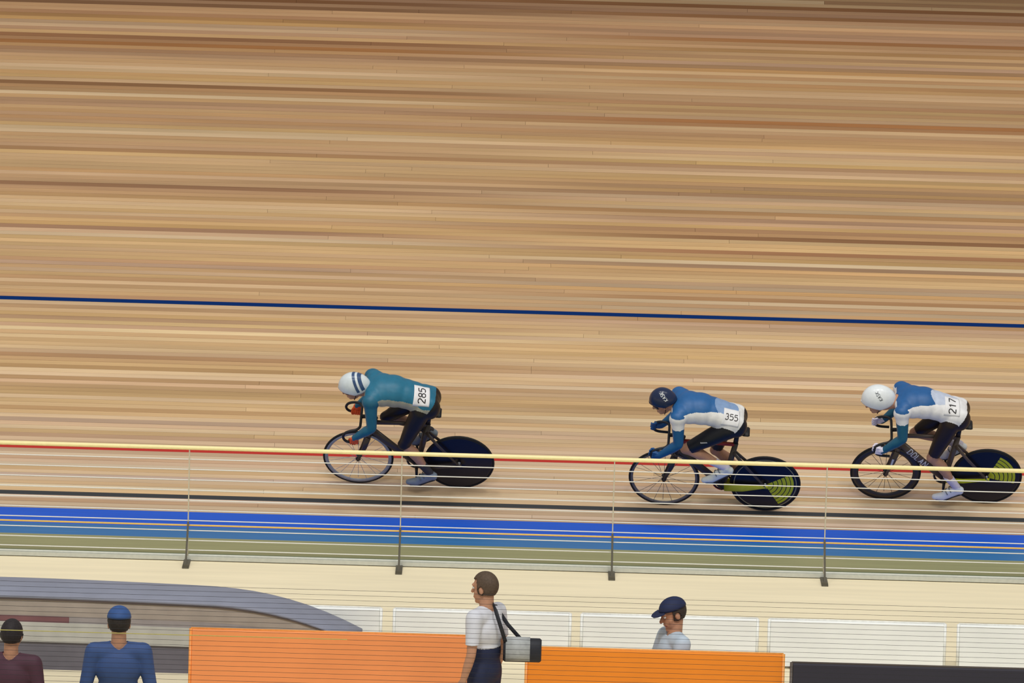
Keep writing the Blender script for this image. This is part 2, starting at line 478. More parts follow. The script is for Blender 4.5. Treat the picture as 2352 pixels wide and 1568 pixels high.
def fuse_mesh(mb, voxel, smooth):
    me = mb.mesh('tmp'); o = bpy.data.objects.new('tmp', me); COL.objects.link(o)
    r = o.modifiers.new('r', 'REMESH'); r.mode = 'VOXEL'; r.voxel_size = voxel; r.use_smooth_shade = True
    if smooth:
        s = o.modifiers.new('s', 'SMOOTH'); s.factor = 0.5; s.iterations = smooth
    dg = bpy.context.evaluated_depsgraph_get(); dg.update()
    out = bpy.data.meshes.new_from_object(o.evaluated_get(dg))
    bpy.data.objects.remove(o); bpy.data.meshes.remove(me)
    return out

def relax(me, vmask, it):
    """smooth chosen vertices"""
    nv = len(me.vertices); co = np.empty(nv * 3); me.vertices.foreach_get('co', co); co = co.reshape(-1, 3)
    ed = np.empty(len(me.edges) * 2, int); me.edges.foreach_get('vertices', ed); ed = ed.reshape(-1, 2)
    deg = np.bincount(ed.ravel(), minlength=nv).astype(float)[:, None]; m = vmask[:, None]
    for _ in range(it):
        acc = np.zeros_like(co)
        for k in range(3):
            acc[:, k] = np.bincount(ed[:, 0], co[ed[:, 1], k], nv) + np.bincount(ed[:, 1], co[ed[:, 0], k], nv)
        co = np.where(m, co * .45 + .55 * acc / deg, co)
    me.vertices.foreach_set('co', co.ravel()); me.update()
def face_to_vert(me, fm):
    vm = np.zeros(len(me.vertices), bool)
    lv = np.empty(len(me.loops), int); me.loops.foreach_get('vertex_index', lv)
    tot = np.empty(len(me.polygons), int); me.polygons.foreach_get('loop_total', tot)
    vm[lv[np.repeat(fm, tot)]] = True
    return vm

def garment(me, mask, offset, mi=None):
    """a cloth shell lifted off the skin over the masked faces, with a turned-in hem"""
    nv = len(me.vertices); co = np.empty(nv * 3); me.vertices.foreach_get('co', co); co = co.reshape(-1, 3)
    no = np.empty(nv * 3); me.vertices.foreach_get('normal', no); no = no.reshape(-1, 3)
    polys = me.polygons
    sel = np.nonzero(mask)[0]
    idx = {}; vs = []; fs = []; ms = []; edges = {}
    def vid(i):
        if i not in idx: idx[i] = len(vs); vs.append(co[i] + no[i] * offset)
        return idx[i]
    for f in sel:
        vv = list(polys[int(f)].vertices)
        fs.append(tuple(vid(i) for i in vv)); ms.append(0 if mi is None else int(mi[f]))
        for a, b in zip(vv, vv[1:] + vv[:1]):
            if (b, a) in edges: del edges[(b, a)]
            else: edges[(a, b)] = ms[-1]
    inner = {}
    for (a, b), m in edges.items():
        for i in (a, b):
            if i not in inner: inner[i] = len(vs); vs.append(co[i] - no[i] * 0.002)
        fs.append((idx[b], idx[a], inner[a], inner[b])); ms.append(m)
    out = bpy.data.meshes.new('garment'); out.from_pydata([tuple(v) for v in vs], [], fs)
    out.polygons.foreach_set('material_index', ms)
    out.polygons.foreach_set('use_smooth', [True] * len(fs)); out.update()
    return out

def bvh_of(me):
    return BVHTree.FromPolygons([v.co.copy() for v in me.vertices], [tuple(p.vertices) for p in me.polygons])

def ik(h, a, l1, l2, bend):
    """knee between hip h and ankle a"""
    h, a = Vector(h), Vector(a); d = a - h; L = min(d.length, (l1 + l2) * 0.999); u = d.normalized()
    x = (l1 * l1 - l2 * l2 + L * L) / (2 * L); y = math.sqrt(max(0, l1 * l1 - x * x))
    b = Vector(bend); b = (b - u * u.dot(b)).normalized()
    return h + u * x + b * y

def head_prims(B, M):
    """head in its own frame: x to the front, z up, placed by matrix M"""
    R3 = M.to_3x3()
    P = lambda *p: M @ Vector(p)
    B.ell(P(-.012, 0, .025), (.100, .077, .100), 'skull', R3)
    B.ell(P(.028, 0, -.055), (.068, .058, .068), 'face', R3)
    B.cap(P(.072, 0, -.105), P(.060, 0, -.10), .022, .03, 'face')
    B.cap(P(.088, 0, .010), P(.113, 0, -.030), .009, .015, 'face')
    B.cap(P(.082, -.022, -.068), P(.082, .022, -.068), .013, .013, 'lips')
    B.cap(P(.078, -.04, .030), P(.078, .04, .030), .014, .014, 'face')
    for s in (-1, 1):
        B.ell(P(-.012, s * .078, -.012), (.020, .010, .032), 'face', R3)
        B.cap(P(.045, s * .045, -.03), P(.05, s * .04, -.045), .022, .022, 'face')
    return P

def eyes(M, parent):
    for s in (-1, 1):
        mb = MB(); mb.ell(M @ Vector((.081, s * .031, .006)), (.012, .012, .012), 12, 8)
        mb.ell(M @ Vector((.0895, s * .031, .006)), (.005, .005, .005), 8, 6, mi=1)
        mb.build('eye', [mat('eye_white', (230, 226, 220), 0.2), mat('iris', (40, 32, 28), 0.2)], parent, True)

def hand_prims(B, c, t, palm_dir, side, bar_r=0.013, r=0.0088):
    """hand closed round a bar: c point on the bar, t along the bar towards the thumb end, palm_dir from the bar to the wrist"""
    c = Vector(c); t = Vector(t).normalized(); n = Vector(palm_dir); n = (n - t * t.dot(n)).normalized()
    b = t.cross(n) * side
    R = bar_r + r
    for i, ln in enumerate((235, 250, 240, 205)):
        o = c + t * (0.030 - 0.0205 * i); pts = []
        for k in range(7):
            a = radians(55 - ln * k / 6.0)
            pts.append(o + n * (cos(a) * R * 1.06) + b * (sin(a) * R))
        for p, q in zip(pts[:-1], pts[1:]): B.cap(p, q, r, r * 0.97, 'finger')
    for i in range(4):
        o = c + t * (0.030 - 0.0205 * i)
        B.cap(o + n * (R + .004) + b * .010, o + n * .066 + b * .006 - t * (.008 - .005 * i), .0125, .016, 'palm')
    # thumb leaves the side of the palm and closes from the other side
    q0 = c + n * .05 + t * .026; q1 = c + n * (R + .003) + t * .045 - b * .012; q2 = c + n * .004 + t * .047 - b * (R + .003); q3 = c - n * .014 + t * .040 - b * (R + .001)
    B.cap(q0, q1, .0145, .0115, 'thumb'); B.cap(q1, q2, .0110, .0100, 'thumb'); B.cap(q2, q3, .0100, .0090, 'thumb')
    return c + n * .072

# ================================================================== bicycles
WR = 0.335
REAR, FRONT, BBP = Vector((0, 0, WR)), Vector((0.955, 0, WR)), Vector((0.40, 0, 0.285))
BAR = [(.93, 0, .862), (.93, .10, .862), (.935, .15, .862), (.965, .185, .86), (1.02, .198, .852), (1.066, .203, .828), (1.086, .206, .785),
       (1.07, .209, .742), (1.025, .211, .722), (.94, .212, .716)]
def crank_pos(deg): return BBP + Vector((cos(radians(deg)), 0, sin(radians(deg)))) * 0.165

def bicycle(mtx, label, left_deg, spec):
    root = tag(empty('track_bicycle', mtx=mtx), label, 'bicycle', 'track bicycles raced along the banking')
    fm = mat(spec['name'] + '_frame', spec['frame'], 0.3, 0.05)
    tt = mat(spec['name'] + '_top', spec.get('top', spec['frame']), 0.3, 0.05)
    st = mat(spec['name'] + '_stay', spec.get('stay', spec['frame']), 0.35, 0.06)
    blk = mat('bike_black', (22, 22, 25), 0.4, 0.1)
    tyre = mat('tyre_rubber', (24, 23, 23), 0.7, 0.1)
    steel = mat('bike_steel', (150, 152, 156), 0.25, 0.05, metal=0.9)
    # frame
    f = MB()
    f.tube([(.795, 0, .862), (.82, 0, .755), (.852, 0, .628)], [(.024, .020), (.030, .021), (.026, .022)], 14)          # head tube
    f.tube([(.835, 0, .70), (.62, 0, .49), (.405, 0, .30)], [(.040, .020), (.040, .021), (.036, .024)], 14)             # down tube
    f.tube([(.40, 0, .29), (.345, 0, .56), (.30, 0, .81)], [(.030, .022), (.028, .018), (.026, .017)], 14)              # seat tube
    f.lathe([(.0, -.036), (.028, -.036), (.028, .036), (.0, .036)], 18, 'y', BBP, closed=False)
    frame = f.build('frame', fm, root, True)
    MB().tube([(.815, 0, .795), (.56, 0, .80), (.305, 0, .795)], [(.026, .018), (.020, .017), (.022, .016)], 14).build('top_tube', tt, root, True)
    for s in (-1, 1):
        g = MB()
        g.tube([(.385, s * .032, .288), (.22, s * .047, .300), (.0, s * .056, .335)], [(spec.get('deep', .031), .009), (spec.get('deep', .031) * .9, .008), (.014, .007)], 12)
        g.box((.0, s * .056, .335), (.05, .008, .034))
        g.build('chain_stay', st, root, True)
        MB().tube([(.318, s * .014, .71), (.20, s * .045, .57), (.0, s * .056, .338)], [(.019, .008), (.016, .007), (.011, .006)], 12).build('seat_stay', st if spec.get('stay2') else fm, root, True)
    # fork
    g = MB()
    g.tube([(.85, 0, .645), (.862, 0, .615)], [(.026, .026), (.03, .042)], 14)
    for s in (-1, 1):
        g.tube([(.862, s * .036, .618), (.895, s * .044, .50), (.955, s * .048, .335)], [(.026, .010), (.024, .009), (.011, .007)], 12)
    g.build('fork', fm, root, True)
    # seat post, saddle
    MB().tube([(.303, 0, .80), (.290, 0, .94)], [(.024, .014), (.022, .012)], 12).build('seat_post', blk, root, True)
    sd = []
    for x, w, z, th in ((0.175, .058, 0.973, .016), (0.190, .070, 0.979, .022), (0.230, .068, 0.979, .024), (0.280, .048, 0.975, .024), (0.330, .026, 0.973, .022), (0.390, .019, 0.972, .020), (0.430, .016, 0.969, .015), (0.442, .008, 0.965, .007)):
        sd.append([(x, w * cos(2 * pi * j / 14), z - th / 2 + th / 2 * sin(2 * pi * j / 14) - (0.010 * (abs(cos(2 * pi * j / 14)) ** 3))) for j in range(14)])
    sa = MB(); sa.loft(sd); saddle = sa.build('saddle', mat('saddle_black', (26, 24, 24), 0.5, 0.1), root, True)
    g = MB()
    for s in (-1, 1): g.tube([(.20, s * .022, .957), (.27, s * .022, .940), (.34, s * .020, .940), (.415, s * .012, .957)], .0035, 6)
    g.build('saddle_rails', steel, saddle, True)
    # stem, handlebar
    MB().tube([(.797, 0, .868), (.85, 0, .868), (.93, 0, .862)], [(.019, .017), (.018, .016), (.019, .022)], 12).build('stem', blk, root, True)
    pts = [(x, -y, z) for x, y, z in BAR[::-1]] + BAR[1:]
    def cr(P, n=4):
        P = [Vector(p) for p in P]; out = []
        for i in range(len(P) - 1):
            p0, p1, p2, p3 = P[max(0, i - 1)], P[i], P[i + 1], P[min(len(P) - 1, i + 2)]
            for k in range(n):
                t = k / n
                out.append(0.5 * ((2 * p1) + (p2 - p0) * t + (2 * p0 - 5 * p1 + 4 * p2 - p3) * t * t + (3 * p1 - p0 - 3 * p2 + p3) * t ** 3))
        return out + [P[-1]]
    hb = MB().tube(cr(pts), .0128, 10, up=(.3, .2, .9)).build('handlebar', mat(spec['name'] + '_bar', spec.get('bar', (30, 30, 32)), 0.45, 0.05), root, True)
    # front wheel
    fw = empty('front_wheel'); fw.parent = root
    wheel_ring = lambda: MB().lathe([(WR - .011 + .011 * cos(a), .0115 * sin(a)) for a in [2 * pi * k / 10 for k in range(10)]], 56, 'y')
    fw.location = FRONT
    wheel_ring().build('tyre', tyre, fw, True)
    d = spec['rim_depth']
    MB().lathe([(WR - .020, -.0095), (WR - .016, 0), (WR - .020, .0095), (WR - .020 - d * .6, .0105), (WR - .020 - d, .002), (WR - .020 - d, -.002), (WR - .020 - d * .6, -.0105)], 56, 'y').build('rim', mat(spec['name'] + '_rim', spec['rim'], 0.3, 0.06), fw, True)
    hub = MB().lathe([(.0, -.05), (.012, -.05), (.014, -.03), (.024, -.03), (.024, -.026), (.013, -.02), (.013, .02), (.024, .026), (.024, .03), (.014, .03), (.012, .05), (0, .05)], 16, 'y', closed=False)
    hub.build('hub', blk, fw, True)
    sp = MB().tube([(0, 0, .02), (0, 0, WR - .022 - d)], .0014, 4, flat=(1.6, 1)).mesh('spoke')
    sp.materials.append(mat(spec['name'] + '_spoke', spec['spoke'], 0.3, 0.03))
    for k in range(20):
        s = bpy.data.objects.new('spoke', sp); COL.objects.link(s); s.parent = fw
        s.rotation_euler = (0, 2 * pi * k / 20, 0); s.location = (0, 0.022 if k % 2 else -0.022, 0)
    # rear disc wheel
    rw = empty('rear_wheel'); rw.parent = root; rw.location = REAR
    wheel_ring().build('tyre', tyre, rw, True)
    radii = [.02, .075, .083, .118, .126, .158, .166, .198, .206, .238, .245, .270, .290, .298, WR - .016]
    half = [.020 - .0115 * (r / .315) ** 1.5 for r in radii]
    prof = [(r, -h) for r, h in zip(radii, half)] + [(r, h) for r, h in reversed(list(zip(radii, half)))]
    n = len(radii); lo, hi = spec['sector']
    def mi(a, j):
        k = j if j < n else 2 * n - 2 - j
        ang = (a * 360)
        if spec.get('ring') and k == n - 3: return 2
        if lo <= ang <= hi and 0 <= k <= n - 5 and k % 2 == 0: return 1
        return 0
    MB().lathe(prof, 72, 'y', mi=mi).build('disc', [mat('disc_carbon', (20, 21, 34), 0.35, 0.1), mat('disc_lime', spec.get('lime', (190, 196, 24)), 0.4, 0.05),
                                                    mat('disc_ring', (150, 144, 108), 0.4, 0.05)], rw, True)
    MB().lathe([(0, -.062), (.010, -.062), (.012, -.02), (.02, -.018), (.02, .018), (.012, .02), (.010, .062), (0, .062)], 14, 'y', closed=False).build('axle', steel, rw, True)
    # drive train on the right hand side
    cs = empty('crankset', BBP); cs.parent = root
    MB().lathe([(.098, -.047), (.098, -.043), (.080, -.043), (.080, -.047)], 40, 'y').build('chainring', blk, cs)
    for q, s in ((left_deg, 1), (left_deg + 180, -1)):
        e = Vector((cos(radians(q)), 0, sin(radians(q)))) * .165
        g = MB(); g.tube([(0, s * .062, 0), (e.x * .5, s * .072, e.z * .5), (e.x, s * .078, e.z)], [(.015, .008), (.012, .007), (.012, .007)], 10)
        if s < 0:
            for k in range(5):
                a = 2 * pi * k / 5; g.tube([(0, -.05, 0), (.085 * cos(a), -.046, .085 * sin(a))], .007, 6)
        g.build('crank', blk, cs, True)
        g = MB(); g.box((e.x, s * .115, e.z), (.07, .055, .014)); g.tube([(e.x, s * .075, e.z), (e.x, s * .14, e.z)], .006, 8)
        g.build('pedal', steel, cs)
    ch = []
    r1, r2 = .098, .032
    for k in range(15): a = radians(85 - 170 * k / 14 * 1.0); ch.append((BBP.x + r1 * cos(a), -.045, BBP.z + r1 * sin(a)))
    for k in range(9): a = radians(275 - 190 * k / 8); ch.append((0 + r2 * cos(a), -.045, WR + r2 * sin(a)))
    MB().tube(ch, .0045, 6, closed=True).build('chain', mat(spec['name'] + '_chain', spec.get('chain', (120, 118, 112)), 0.4, 0.05), root)
    MB().lathe([(0, -.048), (.031, -.048), (.031, -.042), (0, -.042)], 20, 'y', (0, 0, WR), closed=False).build('cog', steel, root)
    # lettering on the left face of the down tube
    if spec.get('text'):
        p0, p1 = Vector((.80, 0, .666)), Vector((.53, 0, .412)); dr = (p1 - p0).normalized(); upv = Vector((-dr.z, 0, dr.x)); upv = upv if upv.z > 0 else -upv
        bv = bvh_of(frame.data); mid = (p0 + p1) / 2
        lettering(spec['text'], .058, projector(bv, mid, (0, 1, 0), dr, upv), 0.22, 0.44).build('lettering', mat('decal_white', (225, 225, 225), 0.4), frame)
    if spec.get('fork_mark'):
        g = MB(); g.add([(.885, .0545, .54), (.905, .0545, .545), (.922, .056, .455), (.905, .056, .45)], [(0, 1, 2, 3)])
        g.build('fork_decal', mat('decal_white', (225, 225, 225), 0.4), frame)
    return root

# ================================================================== riders
def rider(mtx, label, left_deg, sp):
    root = tag(empty('person', mtx=mtx), label, 'person', 'track cyclists riding in a line')
    B = Body()
    hx, hz = sp.get('head', (1.05, 1.285))
    Ry = lambda d: Matrix.Rotation(radians(d), 3, 'Y')
    # trunk
    px = sp.get('px', .04)
    B.ell((.325 + px, 0, 1.110), (.150, .172, .130), 'pelvis', Ry(-20))
    B.ell((.27 + px, .075, 1.085), (.105, .090, .120), 'pelvis'); B.ell((.27 + px, -.075, 1.085), (.105, .090, .120), 'pelvis')
    B.ell((.42 + px, 0, 1.155), (.17, .155, .122), 'belly', Ry(-20))
    B.ell((.50 + px, 0, 1.182), (.175, .155, .124), 'belly', Ry(-16))
    B.ell((.61 + px, 0, 1.208), (.175, .168, .137), 'chest', Ry(-10))
    B.ell((.715 + px, 0, 1.215), (.150, .182, .134), 'chest', Ry(-4))
    B.cap((.785 + px, -.125, 1.225), (.785 + px, .125, 1.225), .090, .090, 'chest')
    # neck and head
    HM = Matrix.Translation((hx, 0, hz)) @ Matrix.Rotation(radians(sp.get('nod', 26)), 4, 'Y')
    B.cap((.80 + px, 0, 1.235), HM @ Vector((-.045, 0, -.055)), .068, .058, 'neck')
    P = head_prims(B, HM)
    # arms
    hold = sp['hold']; tang = sp['tang']; hands = []
    for s in (-1, 1):
        S = Vector((.815 + px, s * .178, 1.215)); E = Vector((sp['elbow'][0], s * sp['elbow'][1], sp['elbow'][2]))
        c = Vector((hold[0], s * hold[1], hold[2])); t = Vector((tang[0], s * tang[1], tang[2]))
        H = Body(); wr = hand_prims(H, c, t, E - c, -s)
        W = wr
        B.ell(S, (.080, .070, .078), 'upper_arm')
        B.cap(S, S.lerp(E, .45), .064, .056, 'upper_arm'); B.cap(S.lerp(E, .4), E, .056, .044, 'upper_arm')
        B.cap(E, E.lerp(W, .35), .044, .046, 'forearm'); B.cap(E.lerp(W, .3), W, .045, .029, 'forearm')
        B.cap(W, W.lerp(c, .35), .027, .026, 'wrist')
        H.cap(W.lerp(E, .12), W.lerp(c, .3), .033, .029, 'cuff')
        hands.append(H)
    # legs
    for s, deg in ((1, left_deg), (-1, left_deg + 180)):
        pd = crank_pos(deg) + Vector((0, s * .105, .034))
        lift = max(0, sin(radians(deg)))
        ankle = pd + Vector((-.125, -s * .004, .115 + .035 * lift))
        hip = Vector((.345 + px, s * .098, 1.06))
        knee = ik(hip, ankle, .455, .44, (1, s * .05, .25))
        B.ell(hip, (.10, .088, .10), 'thigh' )
        B.cap(hip, hip.lerp(knee, .45), .093, .082, 'thigh'); B.cap(hip.lerp(knee, .4), knee.lerp(hip, .14), .083, .060, 'thigh')
        B.cap(knee.lerp(hip, .2), knee, .060, .054, 'knee'); B.ell(knee + Vector((.008, 0, .0)), (.052, .050, .052), 'knee')
        d = (ankle - knee).normalized(); back = Vector((-1, 0, -.2)); back = (back - d * d.dot(back)).normalized()
        B.cap(knee, knee.lerp(ankle, .32) + back * .016, .047, .057, 'calf'); B.cap(knee.lerp(ankle, .3) + back * .016, knee.lerp(ankle, .66) + back * .006, .056, .040, 'calf')
        B.cap(knee.lerp(ankle, .62), ankle, .041, .034, 'ankle')
        heel = ankle + Vector((-.035, 0, -.045)); toe = pd + Vector((.075, s * .006, -.004 - .02 * lift))
        B.cap(ankle, heel, .034, .028, 'foot'); B.cap(ankle, pd, .034, .032, 'foot'); B.cap(heel, pd, .028, .030, 'foot'); B.cap(pd, toe, .033, .022, 'foot')
        # shoe
        Sh = Body()
        Sh.cap(heel + Vector((0, 0, .012)), pd + Vector((0, 0, 0)), .037, .040, 'shoe'); Sh.cap(ankle + Vector((0, 0, -.012)), pd, .041, .038, 'shoe')
        Sh.cap(ankle + Vector((.004, 0, -.005)), heel, .042, .036, 'shoe'); Sh.cap(pd, toe, .041, .029, 'shoe')
        Sh.ell(ankle.lerp(pd, .55) + Vector((0, 0, .006)), (.06, .038, .036), 'shoe', Ry(35))
        sm = Sh.fuse(.006, 4)
        sh = link('shoe', sm, mat(sp['n'] + '_shoe', sp['shoe'], 0.4, 0.05), root, True)
        g = MB(); v = pd - heel; n = Vector((v.z, 0, -v.x)).normalized(); n = n if n.z < 0 else -n
        g.tube([heel + n * .030, heel.lerp(pd, .5) + n * .030, pd + n * .036, toe + n * .024], [(.008, .028), (.008, .030), (.008, .038), (.007, .024)], 10)
        g.build('sole', mat('shoe_sole', (40, 40, 44), 0.5), sh, True)
        lerps = (.25, .5, .72); 
        g = MB()
        for k in lerps[:2]:
            c = ankle.lerp(pd, k + .1); ax = (pd - ankle).normalized(); up2 = Vector((0, 1, 0)); nn = ax.cross(up2); nn = nn if nn.z > 0 else -nn
            g.tube([c + nn * .044 * cos(a) + up2 * .044 * sin(a) for a in [radians(q) for q in range(-75, 76, 25)]], .0045, 6)
        g.build('strap', mat('shoe_strap', (120, 126, 130), 0.5), sh, True)
    me = B.fuse(.0066, 4)
    lab, cc = B.labels(me)
    relax(me, face_to_vert(me, np.isin(lab, ['pelvis', 'belly', 'chest', 'upper_arm', 'thigh', 'calf', 'forearm', 'knee'])), 14)
    lab, cc = B.labels(me)
    skin = mat('skin', (196, 146, 116), 0.5, 0.05, 40); lips = mat('lips', (160, 92, 82), 0.5)
    me.materials.clear(); me.materials.append(skin); me.materials.append(lips)
    me.polygons.foreach_set('material_index', [1 if l == 'lips' else 0 for l in lab])
    body = link('body', me, None, root, True)
    # skinsuit: colour panels by place on the body
    suit = np.isin(lab, ['pelvis', 'belly', 'chest', 'thigh', 'upper_arm'] + (['forearm'] if sp.get('long', True) else []) + (['knee'] if sp.get('knee_cover') else []))
    x, y, z = cc[:, 0], cc[:, 1], cc[:, 2]
    idx = np.zeros(len(lab), int)
    trunk = np.isin(lab, ['belly', 'chest', 'pelvis'])
    axis_z = np.interp(x - px, [.2, .33, .42, .50, .61, .80], [1.09, 1.11, 1.155, 1.182, 1.208, 1.225])
    idx[trunk] = np.where((z - axis_z)[trunk] > sp['panel'] + sp.get('panel_slope', 0) * (x[trunk] - .55), 0, 1)
    if sp.get('fade'):
        f0, f1 = sp['fade']; w = trunk & (idx == 0) & (x < f0 + 1.1 * (z - axis_z - .11)); idx[w] = 3
    idx[np.isin(lab, ['upper_arm', 'forearm'])] = 4
    if sp.get('white_shoulder'): idx[(lab == 'upper_arm') & (z > 1.135)] = 1; idx[(lab == 'upper_arm') & (z > 1.252)] = 0
    low = np.isin(lab, ['thigh', 'knee']) | (np.isin(lab, ['belly', 'pelvis']) & (z < axis_z - .055) & (x - px < sp['shorts_x'] + .14))
    low |= np.isin(lab, ['pelvis']) & (x - px + 0.75 * (z - 1.11) < sp['shorts_x'])
    idx[low] = 2
    n = sp['n']
    sm = garment(me, suit, .004, idx)
    for nm in ('top', 'side', 'shorts', 'back', 'sleeve'): sm.materials.append(mat(n + '_suit_' + nm, sp[nm], 0.45, 0.06, 25))
    so = link('skinsuit', sm, None, root); so['label'] = sp['suit_label']
    for s in (-1, 1):
        sk = garment(me, (lab == 'ankle') & (y * s > 0), .0035); sk.materials.append(mat(n + '_sock', sp['sock'], 0.7, 0.05, 60)); link('sock', sk, None, root)
    # gloves
    for H in hands:
        g = H.fuse(.0042, 3)
        link('glove', g, mat(n + '_glove', sp['glove'], 0.5, 0.06), root, True)
    # helmet shell
    hm = bmesh.new(); R3 = HM
    NU, NV = 40, 26; vv = {}; hs = sp.get('hs', 1.0)
    for i in range(NV + 1):
        th = pi * i / NV
        for j in range(NU):
            ph = 2 * pi * j / NU
            dx, dy, dz = sin(th) * cos(ph), sin(th) * sin(ph), cos(th)
            rx = (.132 if dx > 0 else sp.get('tail', .150)) * hs
            qx, py, pz = rx * dx, .101 * hs * dy, .128 * hs * dz
            if dx < 0: pz -= .02 * dx * dx; py *= 1 - .12 * dx * dx
            # lower edge: face opening in front, over the ears at the side, nape behind
            edge = sp.get('rim_z', -.030) + ((.035 - sp.get('rim_z', -.030)) * max(0, dx) ** 0.7) - .018 * max(0, -dx)
            if pz < edge: pz = edge
            vv[i, j] = hm.verts.new(R3 @ Vector((qx - .012, py, pz + .028)))
    for i in range(NV):
        for j in range(NU):
            k = (j + 1) % NU
            q = [vv[i, j], vv[i + 1, j], vv[i + 1, k], vv[i, k]]
            c = sum((R3.inverted() @ v.co for v in q), Vector()) / 4
            rr = math.hypot((c.x + .012) / (.135 * hs), c.y / (.101 * hs))
            if i > NV * .5 and rr < .80: continue
            try: hm.faces.new(q)
            except ValueError: pass
    bmesh.ops.remove_doubles(hm, verts=hm.verts, dist=.0012)
    bmesh.ops.delete(hm, geom=[v for v in hm.verts if not v.link_faces], context='VERTS')
    bmesh.ops.recalc_face_normals(hm, faces=hm.faces)
    hme = bpy.data.meshes.new('helmet'); hm.to_mesh(hme); hm.free()
    ho = link('helmet', hme, mat(n + '_helmet', sp['helmet'], 0.25, 0.03), root, True)
    ho['label'] = sp['helmet_label']
    sol = ho.modifiers.new('thick', 'SOLIDIFY'); sol.thickness = .008; sol.offset = -1
    hb = bvh_of(hme)
    # raised rear edge strip in the second helmet colour
    if sp.get('trim'):
        g = MB()
        Rr = lambda a, x: HM @ Vector((x - .012, .1025 * hs * cos(a) * (1 - .12 * (x / .15 / hs) ** 2) * math.sqrt(max(0, 1 - (x / .152 / hs) ** 2)), .028 + .1295 * hs * sin(a) * math.sqrt(max(0, 1 - (x / .152 / hs) ** 2)) - .02 * (x / .15 / hs) ** 2))
        for x0, x1 in sp['trim_at']:
            rings = [[Rr(radians(a), x0), Rr(radians(a), x1)] for a in range(-8, 189, 7)]
            g.add([p for r in rings for p in r], [(2 * q, 2 * q + 1, 2 * q + 3, 2 * q + 2) for q in range(len(rings) - 1)])
        t = g.build('helmet_stripe', mat(n + '_trim', sp['trim'], 0.3), ho)
        so2 = t.modifiers.new('thick', 'SOLIDIFY'); so2.thickness = .004
    if sp.get('mark'):
        pl = projector(hb, HM @ Vector((-.055, 0, .055)), HM.to_3x3() @ Vector((0, .8, .6)), HM.to_3x3() @ Vector((.25, -.58, .77)), HM.to_3x3() @ Vector((1, .1, -.1)))
        lettering(sp['mark'], .030, pl, .20, .36).build('lettering', mat(n + '_mark', sp['mark_rgb'], 0.4), ho)
    # glasses
    g = MB(); rows_ = []
    for zz in (-.012, .008, .030):
        rows_.append([HM @ Vector((.030 + .075 * cos(a), .082 * sin(a), zz + .006)) for a in [radians(q) for q in range(-78, 79, 12)]])
    m_ = len(rows_[0]); g.add([p for r in rows_ for p in r], [(i * m_ + j, i * m_ + j + 1, (i + 1) * m_ + j + 1, (i + 1) * m_ + j) for i in range(2) for j in range(m_ - 1)])
    gl = g.build('sunglasses', mat('dark_lens', (30, 30, 44), 0.1, 0.05), root, True)
    so3 = gl.modifiers.new('thick', 'SOLIDIFY'); so3.thickness = .003
    eyes(HM, root)
    g = MB()
    for s in (-1, 1): g.tube([HM @ Vector(p) for p in ((-.03, s * .088, .0), (.0, s * .075, -.06), (.035, s * .045, -.108), (.045, 0, -.122))], .004, 6)
    g.build('chin_strap', mat('strap_black', (34, 34, 38), 0.6), ho, True)
    # number sheet pinned to the lower back
    sb = bvh_of(sm)
    bx, by, bz, bw, bh, turn = sp['bib']
    d = Vector(sp.get('bib_dir', (-.25, .42, .87))).normalized()
    up = Vector((1, 0, 0)) if not turn else Vector(sp['bib_up'])
    up = (up - d * d.dot(up)).normalized(); right = up.cross(d)
    pl = projector(sb, (bx, by, bz), d, right, up)
    nu, nv = 12, 12; g = MB(); vs = []
    for i in range(nv + 1):
        for j in range(nu + 1):
            p, nn = pl(-bw / 2 + bw * j / nu, -bh / 2 + bh * i / nv); vs.append(p + nn * .003)
    g.add(vs, [(i * (nu + 1) + j, i * (nu + 1) + j + 1, (i + 1) * (nu + 1) + j + 1, (i + 1) * (nu + 1) + j) for i in range(nv) for j in range(nu)])
    rn = g.build('race_number', mat('number_sheet', (238, 238, 240), 0.5, 0.03), root, True)
    so4 = rn.modifiers.new('thick', 'SOLIDIFY'); so4.thickness = .0015
    lettering(sp['number'], sp.get('num_h', .085), pl, .19, .30, closed=.0055).build('numerals', mat('number_ink', (34, 30, 32), 0.6), rn)
    if sp.get('thigh_mark'):
        k = sp['thigh_mark']
        pl = projector(sb, k, (0, 1, .1), (-1, 0, .28), (.28, 0, 1))
        lettering('~~~~~', .020, pl, .16, .1, closed=.003).build('lettering', mat('decal_white', (225, 225, 225), 0.4), so)
    return root

def bike_matrix(rear, front, lean):
    rear, front = Vector(rear), Vector(front)
    fw = (front - rear).normalized(); up = Vector((0, -sin(radians(lean)), cos(radians(lean))))
    left = up.cross(fw).normalized(); up = fw.cross(left)
    return Matrix(((fw.x, left.x, up.x, rear.x), (fw.y, left.y, up.y, rear.y), (fw.z, left.z, up.z, rear.z), (0, 0, 0, 1)))
M1 = bike_matrix(on_bank(-.515, .413, .002), on_bank(-1.483, .444, .002), 32.5)
M2 = bike_matrix(on_bank(2.375, .228, .002), on_bank(1.413, .270, .002), 29.5)
M3 = bike_matrix(on_bank(4.470, .406, .002), on_bank(3.505, .4195, .002), 29.5)

